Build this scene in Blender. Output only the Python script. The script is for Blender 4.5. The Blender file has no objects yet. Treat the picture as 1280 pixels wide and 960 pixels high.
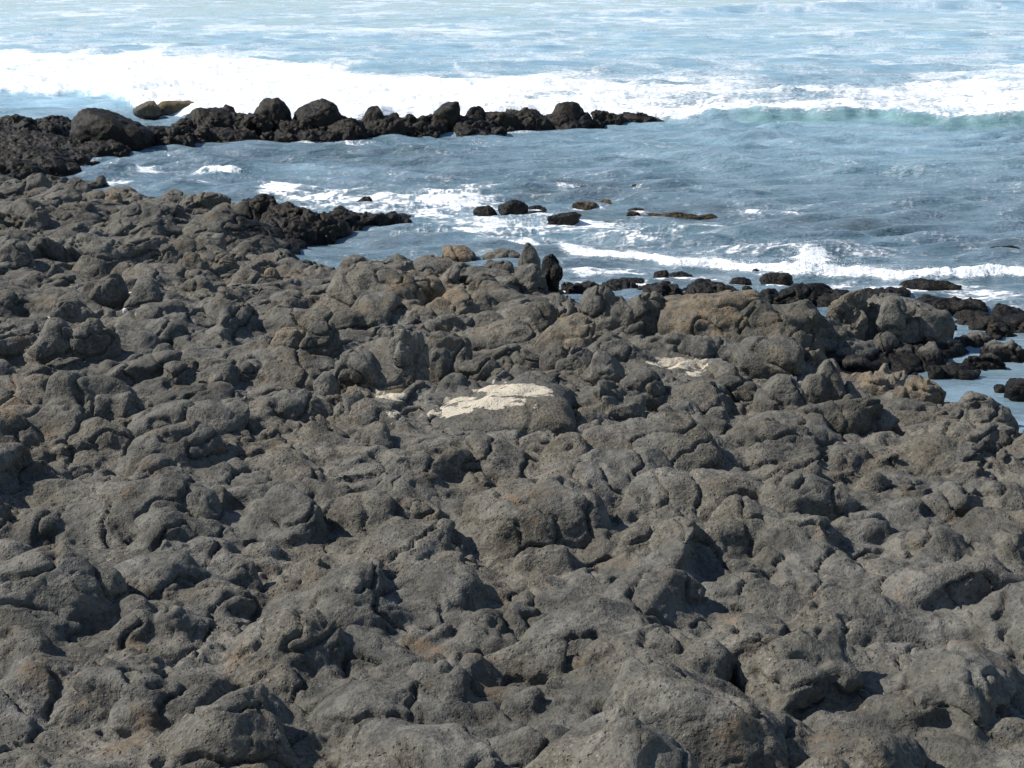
import bpy, bmesh, math, time
import numpy as np

T0 = time.time()
rng = np.random.default_rng(7)
C = bpy.context.scene.collection
scene = bpy.context.scene

# ------------------------------------------------------------------ camera model
W, Hh, F = 1280.0, 960.0, 2000.0
CAM_H = 8.0
TH = math.atan((480 + 60) / F)          # pitch below the horizon
cT, sT = math.cos(TH), math.sin(TH)

def ray(px, py):
    a, b = (px - 640) / F, -(py - 480) / F
    return np.array([a, cT + b * sT, -sT + b * cT])

def at(px, py, z=0.0):
    """world point seen at a photo pixel on the level z"""
    d = ray(px, py)
    t = (z - CAM_H) / d[2]
    return np.array([0, 0, CAM_H]) + d * t

def proj(x, y, z):
    zc = y * cT - (z - CAM_H) * sT
    yc = y * sT + (z - CAM_H) * cT
    return 640 + F * x / zc, 480 - F * yc / zc, zc

# ------------------------------------------------------------------ numpy noise
_perm = np.random.default_rng(3).permutation(256).astype(np.int32)
_perm = np.concatenate([_perm, _perm, _perm])
_ang = np.random.default_rng(5).random(256) * 2 * np.pi
_g2 = np.stack([np.cos(_ang), np.sin(_ang)], 1).astype(np.float32)
_g3 = np.random.default_rng(6).normal(size=(256, 3)).astype(np.float32)
_g3 /= np.linalg.norm(_g3, axis=1, keepdims=True)

def pn2(x, y, seed=0):
    x = np.asarray(x, np.float32) + np.float32(seed * 17.31); y = np.asarray(y, np.float32) + np.float32(seed * 9.17)
    xf, yf = np.floor(x), np.floor(y)
    xi, yi = xf.astype(np.int32) & 255, yf.astype(np.int32) & 255
    x, y = x - xf, y - yf
    u, v = x * x * x * (x * (x * 6 - 15) + 10), y * y * y * (y * (y * 6 - 15) + 10)
    def g(ix, iy, dx, dy):
        h = _perm[_perm[ix & 255] + (iy & 255)]
        gr = _g2[h]
        return gr[..., 0] * dx + gr[..., 1] * dy
    a, b = g(xi, yi, x, y), g(xi + 1, yi, x - 1, y)
    c, d = g(xi, yi + 1, x, y - 1), g(xi + 1, yi + 1, x - 1, y - 1)
    r = a + u * (b - a)
    return (r + v * (c + u * (d - c) - r)) * 1.5

def pn3(p, seed=0):
    p = np.asarray(p, np.float32) + np.float32(seed * 11.37)
    f = np.floor(p); i = f.astype(np.int32) & 255; d = p - f
    w = d * d * d * (d * (d * 6 - 15) + 10)
    out = 0
    for cx in (0, 1):
        wx = w[:, 0] if cx else 1 - w[:, 0]
        for cy in (0, 1):
            wy = w[:, 1] if cy else 1 - w[:, 1]
            for cz in (0, 1):
                wz = w[:, 2] if cz else 1 - w[:, 2]
                h = _perm[_perm[_perm[(i[:, 0] + cx) & 255] + ((i[:, 1] + cy) & 255)] + ((i[:, 2] + cz) & 255)]
                gr = _g3[h]
                out = out + wx * wy * wz * (gr[:, 0] * (d[:, 0] - cx) + gr[:, 1] * (d[:, 1] - cy) + gr[:, 2] * (d[:, 2] - cz))
    return out * 1.5

def fbm2(x, y, oct=4, seed=0, gain=0.5):
    s, a, t = 0, 1.0, 0
    for k in range(oct):
        s = s + a * pn2(x * 2.03 ** k, y * 2.03 ** k, seed + k); t += a; a *= gain
    return s / t

def fbm3(p, oct=4, seed=0, gain=0.5):
    s, a, t = 0, 1.0, 0
    for k in range(oct):
        s = s + a * pn3(p * 2.03 ** k, seed + k); t += a; a *= gain
    return s / t

def sstep(a, b, x):
    t = np.clip((x - a) / (b - a), 0, 1)
    return t * t * (3 - 2 * t)

# ------------------------------------------------------------------ scene helpers
def tag(o, label=None, cat=None, group=None, kind=None):
    if label: o['label'] = label
    if cat: o['category'] = cat
    if group: o['group'] = group
    if kind: o['kind'] = kind
    return o

def make_mesh(name, verts, faces, mat, attrs=None, smooth=True):
    me = bpy.data.meshes.new(name)
    verts = np.asarray(verts, np.float32); faces = np.asarray(faces, np.int32)
    k = faces.shape[1]
    me.vertices.add(len(verts)); me.vertices.foreach_set('co', verts.ravel())
    me.loops.add(faces.size); me.loops.foreach_set('vertex_index', faces.ravel())
    me.polygons.add(len(faces))
    me.polygons.foreach_set('loop_start', np.arange(0, faces.size, k, dtype=np.int32))
    if smooth:
        me.polygons.foreach_set('use_smooth', np.ones(len(faces), bool))
    for n, a in (attrs or {}).items():
        at_ = me.attributes.new(n, 'FLOAT', 'POINT')
        at_.data.foreach_set('value', np.asarray(a, np.float32).ravel())
    me.update(calc_edges=True)
    me.materials.append(mat)
    o = bpy.data.objects.new(name, me); C.objects.link(o)
    return o

def grid_faces(nr, nc, keep=None):
    i = (np.arange(nr - 1)[:, None] * nc + np.arange(nc - 1)[None, :])
    f = np.stack([i, i + 1, i + nc + 1, i + nc], -1).reshape(-1, 4)
    if keep is not None:
        k = keep.ravel()
        f = f[k[f].any(1)]
    return f

def compact(verts, faces, attrs):
    used = np.zeros(len(verts), bool); used[faces.ravel()] = True
    idx = np.cumsum(used) - 1
    return verts[used], idx[faces], {n: a.ravel()[used] for n, a in attrs.items()}

# ------------------------------------------------------------------ materials
class NT:
    def __init__(s, name):
        s.m = bpy.data.materials.new(name); s.m.use_nodes = True
        s.t = s.m.node_tree; s.t.nodes.clear()
        s.out = s.n('ShaderNodeOutputMaterial'); s.b = s.n('ShaderNodeBsdfPrincipled')
        s.l(s.b.outputs[0], s.out.inputs['Surface'])
    def n(s, ty, **kw):
        nd = s.t.nodes.new(ty)
        for k, v in kw.items(): setattr(nd, k, v)
        return nd
    def l(s, a, b): s.t.links.new(a, b)
    def put(s, sock, v):
        if hasattr(v, 'is_linked') or isinstance(v, bpy.types.NodeSocket): s.l(v, sock)
        else: sock.default_value = v
    def noise(s, vec, scale, detail=4, rough=0.55, dist=0.0, col=False):
        nd = s.n('ShaderNodeTexNoise'); s.l(vec, nd.inputs['Vector'])
        nd.inputs['Scale'].default_value = scale; nd.inputs['Detail'].default_value = detail
        nd.inputs['Roughness'].default_value = rough; nd.inputs['Distortion'].default_value = dist
        return nd.outputs['Color' if col else 'Fac']
    def ramp(s, v, a, b, lo=0.0, hi=1.0):
        nd = s.n('ShaderNodeMapRange', interpolation_type='SMOOTHSTEP')
        s.put(nd.inputs['Value'], v)
        nd.inputs['From Min'].default_value = a; nd.inputs['From Max'].default_value = b
        nd.inputs['To Min'].default_value = lo; nd.inputs['To Max'].default_value = hi
        return nd.outputs['Result']
    def math(s, op, a, b=0.0, c=0.0):
        nd = s.n('ShaderNodeMath', operation=op)
        for i, v in enumerate((a, b, c)): s.put(nd.inputs[i], v)
        return nd.outputs[0]
    def mix(s, f, a, b, blend='MIX'):
        nd = s.n('ShaderNodeMix', data_type='RGBA', blend_type=blend)
        s.put(nd.inputs['Factor'], f)
        for sock, v in ((nd.inputs[6], a), (nd.inputs[7], b)):
            if isinstance(v, tuple): sock.default_value = (*v, 1.0)
            else: s.l(v, sock)
        return nd.outputs[2]
    def attr(s, name):
        nd = s.n('ShaderNodeAttribute'); nd.attribute_name = name
        return nd.outputs['Fac']

def rock_material():
    g = NT('lava_rock')
    tc = g.n('ShaderNodeTexCoord').outputs['Object']
    big = g.noise(tc, 0.55, 3, 0.6)
    mid = g.noise(tc, 3.2, 5, 0.62, 0.4)
    fine = g.noise(tc, 21, 4, 0.65)
    spk = g.noise(tc, 30, 2, 0.5)
    c = g.mix(g.ramp(mid, 0.3, 0.72), (0.062, 0.060, 0.053), (0.142, 0.135, 0.115))
    c = g.mix(g.ramp(big, 0.42, 0.66, 0, 0.42), c, (0.128, 0.106, 0.074))
    c = g.mix(g.math('MULTIPLY', g.ramp(big, 0.35, 0.65, 0.25, 1.0), g.ramp(fine, 0.50, 0.74, 0, 0.65)), c, (0.27, 0.25, 0.205))
    c = g.mix(g.ramp(fine, 0.48, 0.28, 0, 0.85), c, (0.026, 0.024, 0.022))
    c = g.mix(g.ramp(spk, 0.71, 0.76, 0, 0.6), c, (0.40, 0.38, 0.32))
    rust = g.ramp(g.noise(tc, 1.35, 6, 0.68, 0.6), 0.57, 0.70, 0, 0.55)
    c = g.mix(rust, c, (0.150, 0.100, 0.058))
    pale = g.ramp(g.noise(tc, 2.1, 6, 0.7, 0.3), 0.60, 0.74, 0, 0.5)
    c = g.mix(pale, c, (0.235, 0.225, 0.195))
    vo = g.n('ShaderNodeTexVoronoi'); g.l(tc, vo.inputs['Vector']); vo.inputs['Scale'].default_value = 13.0; vo.inputs['Randomness'].default_value = 1.0
    pit = g.math('MULTIPLY', g.ramp(vo.outputs['Distance'], 0.10, 0.26, 1, 0), g.ramp(big, 0.42, 0.56))
    hs = g.n('ShaderNodeHueSaturation'); g.l(c, hs.inputs['Color'])
    g.l(g.math('MULTIPLY_ADD', g.attr('tint'), 0.30, 1.0), hs.inputs['Value']); g.l(g.math('MULTIPLY_ADD', g.attr('tint'), -0.20, 1.0), hs.inputs['Saturation'])
    c = hs.outputs[0]
    oc = g.attr('ochre')
    ocm = g.math('MULTIPLY', g.math('MINIMUM', oc, 0.85), g.ramp(g.noise(tc, 5.5, 5, 0.65), 0.36, 0.62))
    c = g.mix(ocm, c, g.mix(fine, (0.235, 0.145, 0.065), (0.235, 0.19, 0.125)))
    cr = g.attr('cream')
    mq = g.n('ShaderNodeMapping'); g.l(tc, mq.inputs['Vector']); mq.inputs['Scale'].default_value = (0.7, 1.4, 2.0); mpc = mq.outputs[0]
    crn = g.math('ADD', cr, g.ramp(g.noise(mpc, 2.2, 6, 0.6, 0.4), 0.25, 0.75, -0.5, 0.5))
    c = g.mix(g.ramp(crn, 0.47, 0.55), c, g.mix(g.ramp(fine, 0.30, 0.50), (0.36, 0.31, 0.235), (0.47, 0.42, 0.33)))
    wet = g.attr('wet')
    wetc = g.mix(g.ramp(mid, 0.4, 0.65), (0.005, 0.005, 0.005), (0.016, 0.013, 0.010))
    wetc = g.mix(g.ramp(big, 0.5, 0.7, 0, 0.5), wetc, (0.026, 0.020, 0.012))
    wetn = g.math('ADD', wet, g.ramp(mid, 0.2, 0.8, -0.22, 0.22))
    wm = g.ramp(wetn, 0.22, 0.72)
    c = g.mix(wm, c, wetc)
    weed = g.attr('weed')
    c = g.mix(g.math('MULTIPLY', weed, g.ramp(mid, 0.35, 0.6)), c, (0.110, 0.078, 0.032))
    g.l(c, g.b.inputs['Base Color'])
    rn = g.ramp(fine, 0.3, 0.7, 0.32, 0.75)
    r = g.n('ShaderNodeMix', data_type='FLOAT')
    g.l(wm, r.inputs[0]); r.inputs[2].default_value = 0.93; g.l(rn, r.inputs[3])
    g.l(r.outputs[0], g.b.inputs['Roughness'])
    g.l(g.ramp(wm, 0, 1, 0.35, 0.22), g.b.inputs['Specular IOR Level'])
    h = g.math('ADD', g.math('MULTIPLY', mid, 0.6), g.math('ADD', g.math('MULTIPLY', fine, 0.34), g.math('MULTIPLY', spk, 0.10)))
    h = g.math('SUBTRACT', h, g.math('MULTIPLY', pit, 0.45))
    bp = g.n('ShaderNodeBump'); bp.inputs['Strength'].default_value = 0.85; bp.inputs['Distance'].default_value = 0.11
    g.l(h, bp.inputs['Height']); g.l(bp.outputs[0], g.b.inputs['Normal'])
    return g.m

def pebble_material():
    g = NT('bleached_stone')
    tc = g.n('ShaderNodeTexCoord').outputs['Object']
    n = g.noise(tc, 30, 4)
    g.l(g.mix(g.ramp(n, 0.3, 0.7), (0.50, 0.47, 0.38), (0.78, 0.76, 0.70)), g.b.inputs['Base Color'])
    g.b.inputs['Roughness'].default_value = 0.8
    return g.m

def water_material():
    g = NT('sea_water')
    tc = g.n('ShaderNodeTexCoord').outputs['Object']
    mp = g.n('ShaderNodeMapping'); g.l(tc, mp.inputs['Vector']); mp.inputs['Scale'].default_value = (0.42, 1.0, 1.0)
    v = mp.outputs[0]
    foam, aer_and_sky, calm = g.attr('foam'), g.attr('aerated_and_sky'), g.attr('calm')
    n1, n2, n3 = g.noise(v, 1.1, 4, 0.6, 0.3), g.noise(v, 3.4, 4, 0.6, 0.3), g.noise(v, 9.0, 5, 0.65, 0.6)
    deep = g.mix(g.ramp(n1, 0.3, 0.7), (0.084, 0.144, 0.176), (0.178, 0.246, 0.300))
    deep = g.mix(g.attr('reef_below'), deep, (0.030, 0.026, 0.020))
    c = g.mix(aer_and_sky, deep, g.mix(g.ramp(n1, 0.3, 0.7), (0.32, 0.53, 0.66), (0.48, 0.69, 0.80)))  # pale aerated water, plus the sky reflection painted into the pools
    c = g.mix(g.attr('teal'), c, g.mix(g.ramp(n1, 0.3, 0.7), (0.10, 0.21, 0.21), (0.19, 0.32, 0.33)))
    fm = g.math('ADD', foam, g.ramp(n3, 0.25, 0.75, -0.38, 0.38))
    fmask = g.math('MAXIMUM', g.ramp(fm, 0.42, 0.80), g.ramp(fm, 0.05, 0.55, 0, 0.26))
    sf = g.n('ShaderNodeMix', data_type='FLOAT')
    g.l(g.attr('soft'), sf.inputs[0]); g.l(fmask, sf.inputs[2]); g.l(g.ramp(fm, 0.1, 1.0), sf.inputs[3])
    fmask = sf.outputs[0]
    c = g.mix(fmask, c, (0.81, 0.835, 0.85))
    g.l(c, g.b.inputs['Base Color'])
    r = g.n('ShaderNodeMix', data_type='FLOAT')
    g.l(fmask, r.inputs[0]); r.inputs[2].default_value = 0.10; r.inputs[3].default_value = 0.85
    g.l(r.outputs[0], g.b.inputs['Roughness'])
    g.b.inputs['IOR'].default_value = 1.33
    h = g.math('ADD', g.math('MULTIPLY', n1, 0.30), g.math('ADD', g.math('MULTIPLY', n2, 0.13), g.math('MULTIPLY', n3, 0.045)))
    h = g.math('MULTIPLY', h, g.math('SUBTRACT', 1.0, g.math('MULTIPLY', calm, 0.85)))
    h = g.math('MULTIPLY', h, g.math('SUBTRACT', 1.0, g.math('MULTIPLY', g.attr('soft'), 0.55)))
    h = g.math('ADD', h, g.math('MULTIPLY', fmask, 0.03))
    bp = g.n('ShaderNodeBump'); bp.inputs['Strength'].default_value = 0.9; bp.inputs['Distance'].default_value = 0.9
    g.l(h, bp.inputs['Height']); g.l(bp.outputs[0], g.b.inputs['Normal'])
    return g.m

ROCK, PEBBLE, WATER = rock_material(), pebble_material(), water_material()

def spray_material():
    g = NT('white_spray')
    g.b.inputs['Base Color'].default_value = (0.88, 0.9, 0.91, 1); g.b.inputs['Roughness'].default_value = 0.5
    return g.m
SPRAY = spray_material()

# ------------------------------------------------------------------ lumps of lava
OCHRE = [(575, 316, 32, 9, 1.2), (540, 366, 52, 17, .95), (480, 385, 34, 10, .65), (12, 508, 24, 14, 1.3), (505, 350, 30, 10, .6),
         (620, 415, 30, 10, .5), (690, 398, 22, 6, .5), (880, 360, 34, 6, .6), (240, 322, 20, 7, .4), (60, 375, 20, 6, .4),
         (1090, 466, 46, 8, .7), (345, 342, 34, 7, .5), (355, 420, 14, 7, .5), (440, 485, 30, 8, .5), (140, 245, 12, 7, .9), (560, 430, 16, 6, .4), (640, 455, 12, 5, .5)]
CREAM = [(862, 455, 44, 11, .92), (492, 494, 30, 7, .9), (490, 516, 16, 8, .7), (642, 487, 54, 11, .92), (606, 503, 56, 8, .88), (566, 513, 32, 6, .82),
         (1090, 466, 24, 4, .55), (232, 464, 6, 3, .6), (168, 392, 4, 8, .55)]

def blob(px, py, items):
    """soft patches given as photo positions (cx, cy, rx, ry, strength) on a surface"""
    out = np.zeros(px.shape, np.float32)
    for cx, cy, rx_, ry_, st in items:
        d = ((px - cx) / rx_) ** 2 + ((py - cy) / ry_) ** 2
        out = np.maximum(out, st * np.exp(-d))
    return out

ICO = {}
def ico(n):
    if n not in ICO:
        bm = bmesh.new(); bmesh.ops.create_icosphere(bm, subdivisions=n, radius=1.0)
        bm.verts.ensure_lookup_table()
        v = np.array([q.co[:] for q in bm.verts], np.float32)
        f = np.array([[q.index for q in t.verts] for t in bm.faces], np.int32)
        bm.free(); ICO[n] = (v / np.linalg.norm(v, axis=1, keepdims=True), f)
    return ICO[n]


def shape_unit(dirs, K, r_, lo=0.70, hi=0.95):
    r = np.ones(len(dirs), np.float32)
    for k in range(K):
        m = r_.normal(size=3); m /= np.linalg.norm(m)
        off = r_.uniform(lo, hi)
        dn = dirs @ m.astype(np.float32)
        lim = np.where(dn > 0.05, off / np.maximum(dn, 0.05), 9)
        r = -np.log(np.exp(-14 * r) + np.exp(-14 * np.minimum(lim, 3))) / 14      # soft minimum: worn facets
    return r / np.percentile(r, 97)

TEMPL = {}
def template(sub, kind, k, closed=False):
    """a unit lump of lava: worn facets, knobs and cracks; its buried cap is cut away"""
    key = (sub, kind, k, closed)
    if key not in TEMPL:
        r_ = np.random.default_rng(900 + k * 7 + kind * 131)
        dirs, f = ico(sub)
        r = shape_unit(dirs, (4, 11, 7)[kind], r_, (0.72, 0.58, 0.66)[kind], (0.96, 0.90, 0.94)[kind])
        bx = np.sign(dirs) * np.abs(dirs) ** 0.8
        v = bx / np.percentile(np.linalg.norm(bx, axis=1), 60) * r[:, None]
        off = r_.uniform(-40, 40, 3).astype(np.float32)
        amp = (0.08, 0.10, 0.17)[kind]
        nz = amp * 1.5 * fbm3(v * 1.4 + off, 3, k % 7, 0.55)
        if sub >= 3: nz = nz + amp * 0.25 * fbm3(v * 5.5 + off, 3 if sub > 4 else 2, k % 5, 0.6)
        crack = np.abs(pn3(v * 1.6 + off, 3))
        nz = nz - amp * 0.8 * np.maximum(0, 0.08 - crack) / 0.08
        v = v * (1 + nz[:, None])
        keep = (v[f][:, :, 2] > (-9 if closed else -0.55)).any(1)
        f = f[keep]
        used = np.zeros(len(v), bool); used[f.ravel()] = True
        idx = np.cumsum(used) - 1
        TEMPL[key] = (v[used].astype(np.float32), idx[f].astype(np.int32))
    return TEMPL[key]

class Lumps:
    """collects displaced lumps that are all one rock"""
    def __init__(s): s.v, s.f, s.d, s.t, s.n, s.rng = [], [], [], [], 0, np.random.default_rng(77)
    def add(s, cen, rad, rot=0.0, tx=0.0, ty=0.0, kind=0, k=0, sub=4, closed=False):
        v, f = template(sub, kind, k, closed)
        v = v * np.asarray(rad, np.float32)
        c, sn = math.cos(rot), math.sin(rot)
        v = v @ np.array([[c, sn, 0], [-sn, c, 0], [0, 0, 1]], np.float32)
        cx, sx, cy, sy = math.cos(tx), math.sin(tx), math.cos(ty), math.sin(ty)
        v = v @ np.array([[cy, 0, -sy], [0, 1, 0], [sy, 0, cy]], np.float32) @ np.array([[1, 0, 0], [0, cx, sx], [0, -sx, cx]], np.float32)
        d = v / (np.asarray(rad, np.float32) ** 2); d /= np.linalg.norm(d, axis=1, keepdims=True) + 1e-6; s.d.append(d)
        s.t.append(np.full(len(v), s.rng.normal(0, 0.5), np.float32))
        s.v.append(v + np.asarray(cen, np.float32)); s.f.append(f + s.n); s.n += len(v)
    def arrays(s, a1=0.0, f1=1.5, a2=0.0, f2=5.0, a3=0.0):
        """joined lumps, bent by noise that runs on across them so that they read as one flow"""
        v, d = np.concatenate(s.v), np.concatenate(s.d)
        n1, n2 = pn3(v * f1, 71), pn3(v * f1 * 1.3, 72)
        n3 = pn3(v * f2, 73) + 0.6 * pn3(v * f2 * 2.3, 74)
        ridge = np.maximum(0, 0.10 - np.abs(pn3(v * np.array([1.6, 1.1, 2.6], np.float32), 75))) / 0.10
        out = v + np.stack([a1 * n1, 0.6 * a1 * n2, 0.55 * a1 * n2], 1) + d * (a2 * n3 - a3 * ridge)[:, None]
        return out.astype(np.float32), np.concatenate(s.f)

def weld(v, f, voxel, soften):
    """melts overlapping closed lumps into one skin; returns points, quads and normals"""
    raw = make_mesh('rock', v, f, ROCK)
    md = raw.modifiers.new('weld', 'REMESH'); md.mode = 'VOXEL'; md.voxel_size = voxel
    sm = raw.modifiers.new('soften', 'SMOOTH'); sm.factor = 0.5; sm.iterations = soften
    ev = raw.evaluated_get(bpy.context.evaluated_depsgraph_get()); em = ev.to_mesh()
    nv, nf = len(em.vertices), len(em.polygons)
    co = np.empty(nv * 3, np.float32); em.vertices.foreach_get('co', co)
    vn = np.empty(nv * 3, np.float32); em.vertex_normals.foreach_get('vector', vn)
    lv = np.empty(len(em.loops), np.int32); em.loops.foreach_get('vertex_index', lv)
    ev.to_mesh_clear(); old = raw.data; bpy.data.objects.remove(raw); bpy.data.meshes.remove(old)
    return co.reshape(-1, 3), lv.reshape(nf, 4), vn.reshape(-1, 3)

def lava_skin(co, vn, k=1.0):
    """knobs, pits and cooling cracks of the lava"""
    strat = co * np.array([1.3, 1.0, 2.4], np.float32)
    n3 = pn3(co * 4.2, 73) + 0.55 * pn3(co * 9.5, 74)
    crk = np.maximum(0, 0.075 - np.abs(pn3(strat, 75) + 0.15 * pn3(co * 5, 76))) / 0.075
    crk2 = np.maximum(0, 0.05 - np.abs(pn3(co * 2.6, 79) + 0.1 * pn3(co * 8, 80))) / 0.05
    return (co + vn * (k * (0.027 * n3 + 0.055 * pn3(co * 1.9, 77) - 0.10 * crk - 0.030 * crk2))[:, None]).astype(np.float32)

def sub_for(px):
    return 3 if px < 26 else 4 if px < 95 else 5

# ------------------------------------------------------------------ lobed rock fields
class Field:
    """A height field of overlapping lava lobes on a grid whose spacing grows with distance."""
    def __init__(s, px0, px1, py0, py1, dpx, dpy, extraY=()):
        s.px = np.arange(px0, px1 + dpx, dpx)
        pys = np.arange(py0, py1 + dpy, dpy)
        Y = np.array([at(640, p)[1] for p in pys])
        s.Y = np.concatenate([Y, np.array(extraY)]) if len(extraY) else Y      # decreasing
        zc = s.Y * cT + CAM_H * sT
        s.zc = zc
        s.x = ((s.px[None, :] - 640) / F * zc[:, None]).astype(np.float32)
        s.y = np.repeat(s.Y[:, None], len(s.px), 1).astype(np.float32)
        s.shape = s.x.shape
        s.h = np.full(s.shape, -2.0, np.float32)
        s.wx = s.x + 0.16 * pn2(s.x * 1.3, s.y * 1.3, 1) + 0.06 * pn2(s.x * 4, s.y * 4, 2)
        s.wy = s.y + 0.16 * pn2(s.x * 1.3, s.y * 1.3, 3) + 0.06 * pn2(s.x * 4, s.y * 4, 4)
    def window(s, x, y, r):
        j0 = np.searchsorted(-s.Y, -(y + r)); j1 = np.searchsorted(-s.Y, -(y - r))
        if j1 <= j0: return None
        zlo, zhi = s.zc[min(j1, len(s.zc)) - 1], s.zc[j0]
        d = s.px[1] - s.px[0]
        a = min((x - r) * F / zlo, (x - r) * F / zhi) + 640; b = max((x + r) * F / zlo, (x + r) * F / zhi) + 640
        i0 = max(0, int((a - s.px[0]) / d)); i1 = min(len(s.px), int((b - s.px[0]) / d) + 2)
        if i1 <= i0: return None
        return slice(j0, j1), slice(i0, i1)
    def lobe(s, x, y, a, b, rot, base, h, tx=0.0, ty=0.0, p=2.4):
        R = max(a, b) * 1.05 + 0.25
        w = s.window(x, y, R)
        if w is None: return
        dx, dy = s.wx[w] - x, s.wy[w] - y
        c, sn = math.cos(rot), math.sin(rot)
        u, v = (dx * c + dy * sn) / a, (-dx * sn + dy * c) / b
        r = np.power(u * u + v * v, p / 2)
        m = r < 1
        z = base + h * np.sqrt(np.maximum(0, 1 - r)) + tx * dx + ty * dy
        s.h[w] = np.where(m, np.maximum(s.h[w], z), s.h[w])
    def sample(s, x, y):
        zc = y * cT + CAM_H * sT
        px = 640 + F * x / zc
        fi = (px - s.px[0]) / (s.px[1] - s.px[0])
        fj = np.interp(-y, -s.Y, np.arange(len(s.Y)))
        i = int(np.clip(fi, 0, len(s.px) - 2)); j = int(np.clip(fj, 0, len(s.Y) - 2))
        return float(s.h[j, i])
    def rough(s, big=0.10, fine=0.035, seed=0):
        """3D roughness pushed along the surface normal: undercuts, pits and knobs"""
        dzx = np.gradient(s.h, axis=1) / np.maximum(1e-4, np.gradient(s.x, axis=1))
        dzy = np.gradient(s.h, axis=0) / np.minimum(-1e-4, np.gradient(s.y, axis=0))
        n = np.stack([-dzx, -dzy, np.ones_like(dzx)], -1)
        n /= np.linalg.norm(n, axis=-1, keepdims=True)
        P = np.stack([s.x, s.y, s.h], -1).reshape(-1, 3).astype(np.float32)
        d = big * fbm3(P * 1.9, 3, 20 + seed) + fine * fbm3(P * 7.5, 3, 30 + seed, 0.6)
        bill = np.abs(pn3(P * 3.3, 40 + seed))
        d = d - 0.10 * big / 0.10 * np.maximum(0, 0.14 - bill) / 0.14 * 0.55          # crack lines
        return P + n.reshape(-1, 3) * d[:, None]

def poly_sd(poly, x, y):
    """signed distance to a polygon, positive inside"""
    d = np.full(x.shape, 1e9, np.float32); ins = np.zeros(x.shape, bool)
    n = len(poly)
    for i in range(n):
        ax, ay = poly[i][:2]; bx, by = poly[(i + 1) % n][:2]
        ex, ey = bx - ax, by - ay
        t = np.clip(((x - ax) * ex + (y - ay) * ey) / (ex * ex + ey * ey + 1e-9), 0, 1)
        d = np.minimum(d, np.hypot(x - ax - t * ex, y - ay - t * ey))
        if abs(ey) > 1e-9:
            ins ^= ((ay > y) != (by > y)) & (x < ex * (y - ay) / ey + ax)
    return np.where(ins, d, -d)

# ---------- the grey shelf
coast_px = [(-420, 232), (-100, 228), (0, 228), (60, 224), (140, 238), (200, 243), (262, 246), (300, 252), (332, 264),
            (350, 292), (370, 314), (425, 326), (500, 322), (545, 324), (600, 322), (662, 322), (690, 338), (704, 356),
            (735, 368), (800, 372), (850, 372), (900, 370), (940, 378), (975, 398), (1018, 404), (1046, 392),
            (1110, 390), (1146, 400), (1170, 418), (1150, 430), (1100, 444), (1064, 466), (1120, 480), (1172, 492),
            (1236, 500), (1262, 518), (1310, 532), (1500, 566), (1760, 600)]
SH_Z = 0.5
coast = [at(px, py, SH_Z)[:2] for px, py in coast_px]
coast_poly = coast + [(70, 2), (70, -40), (-70, -40), (-70, 30)]

extraY = list(np.linspace(at(640, 1080)[1] - 0.06, 2, 90)) + list(np.linspace(1.8, -20, 40))
S = Field(-560, 1840, 214, 1080, 2.0, 0.9, extraY)
sd_ = S.shape
step = 3
sdc = poly_sd(coast_poly, S.x[::step, ::step], S.y[::step, ::step])
ry = np.arange(sd_[0]) / step; rx = np.arange(sd_[1]) / step
j0 = np.minimum(ry.astype(int), sdc.shape[0] - 2); i0 = np.minimum(rx.astype(int), sdc.shape[1] - 2)
fy, fx = (ry - j0)[:, None], (rx - i0)[None, :]
SD = (sdc[j0][:, i0] * (1 - fx) + sdc[j0][:, i0 + 1] * fx) * (1 - fy) + (sdc[j0 + 1][:, i0] * (1 - fx) + sdc[j0 + 1][:, i0 + 1] * fx) * fy
GPX, GPY, _ = proj(S.x, S.y, np.zeros_like(S.x))

def blob(px, py, items):
    """soft patches given as photo positions (cx, cy, rx, ry, strength) on a surface"""
    out = np.zeros(px.shape, np.float32)
    for cx, cy, rx_, ry_, st in items:
        d = ((px - cx) / rx_) ** 2 + ((py - cy) / ry_) ** 2
        out = np.maximum(out, st * np.exp(-d))
    return out

base = -0.9 + 1.20 * sstep(-1.5, 0.25, SD) + 0.24 * sstep(0.5, 6, SD) + 0.25 * sstep(8, 18, SD)
base = base + (0.17 * pn2(S.x * 0.16, S.y * 0.16, 50) + 0.12 * pn2(S.x * 0.42, S.y * 0.42, 51)) * sstep(0.0, 2.5, SD)
base = base - blob(GPX, GPY, [(1085, 462, 40, 16, .45)])
S.h = base.astype(np.float32)
# broad swells of the flow
r_ = np.random.default_rng(11)
for k in range(2100):
    y = r_.uniform(9, 62); half = (y * cT + CAM_H * sT) * 0.60; x = r_.uniform(-half, half)
    j = int(np.clip(np.interp(-y, -S.Y, np.arange(len(S.Y))), 0, len(S.Y) - 1)); zc = y * cT + CAM_H * sT
    i = int(np.clip((640 + F * x / zc - S.px[0]) / 2.0, 0, len(S.px) - 1))
    if SD[j, i] < 0.9: continue
    a_ = r_.uniform(0.6, 1.5); h_ = r_.uniform(0.14, 0.34); w_ = S.window(x, y, a_ * 1.6 + .3)
    if w_ is None: continue
    rot = r_.normal(0.3, 0.5); c_, s_n = math.cos(rot), math.sin(rot)
    dx, dy = S.wx[w_] - x, S.wy[w_] - y
    u_, v_ = (dx * c_ + dy * s_n) / (a_ * 1.3), (-dx * s_n + dy * c_) / (a_ * 0.75)
    q_ = u_ * u_ + v_ * v_
    z_ = base[j, i] - 0.05 + h_ * (1 - q_) + r_.normal(0, .06) * dx + r_.normal(0.03, .06) * dy
    S.h[w_] = np.where(q_ < 1.3, np.maximum(S.h[w_], z_), S.h[w_])
VS = S.rough(0.10, 0.05)
S.h = VS[:, 2].reshape(sd_).astype(np.float32)
print('field', round(time.time() - T0, 1))

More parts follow.
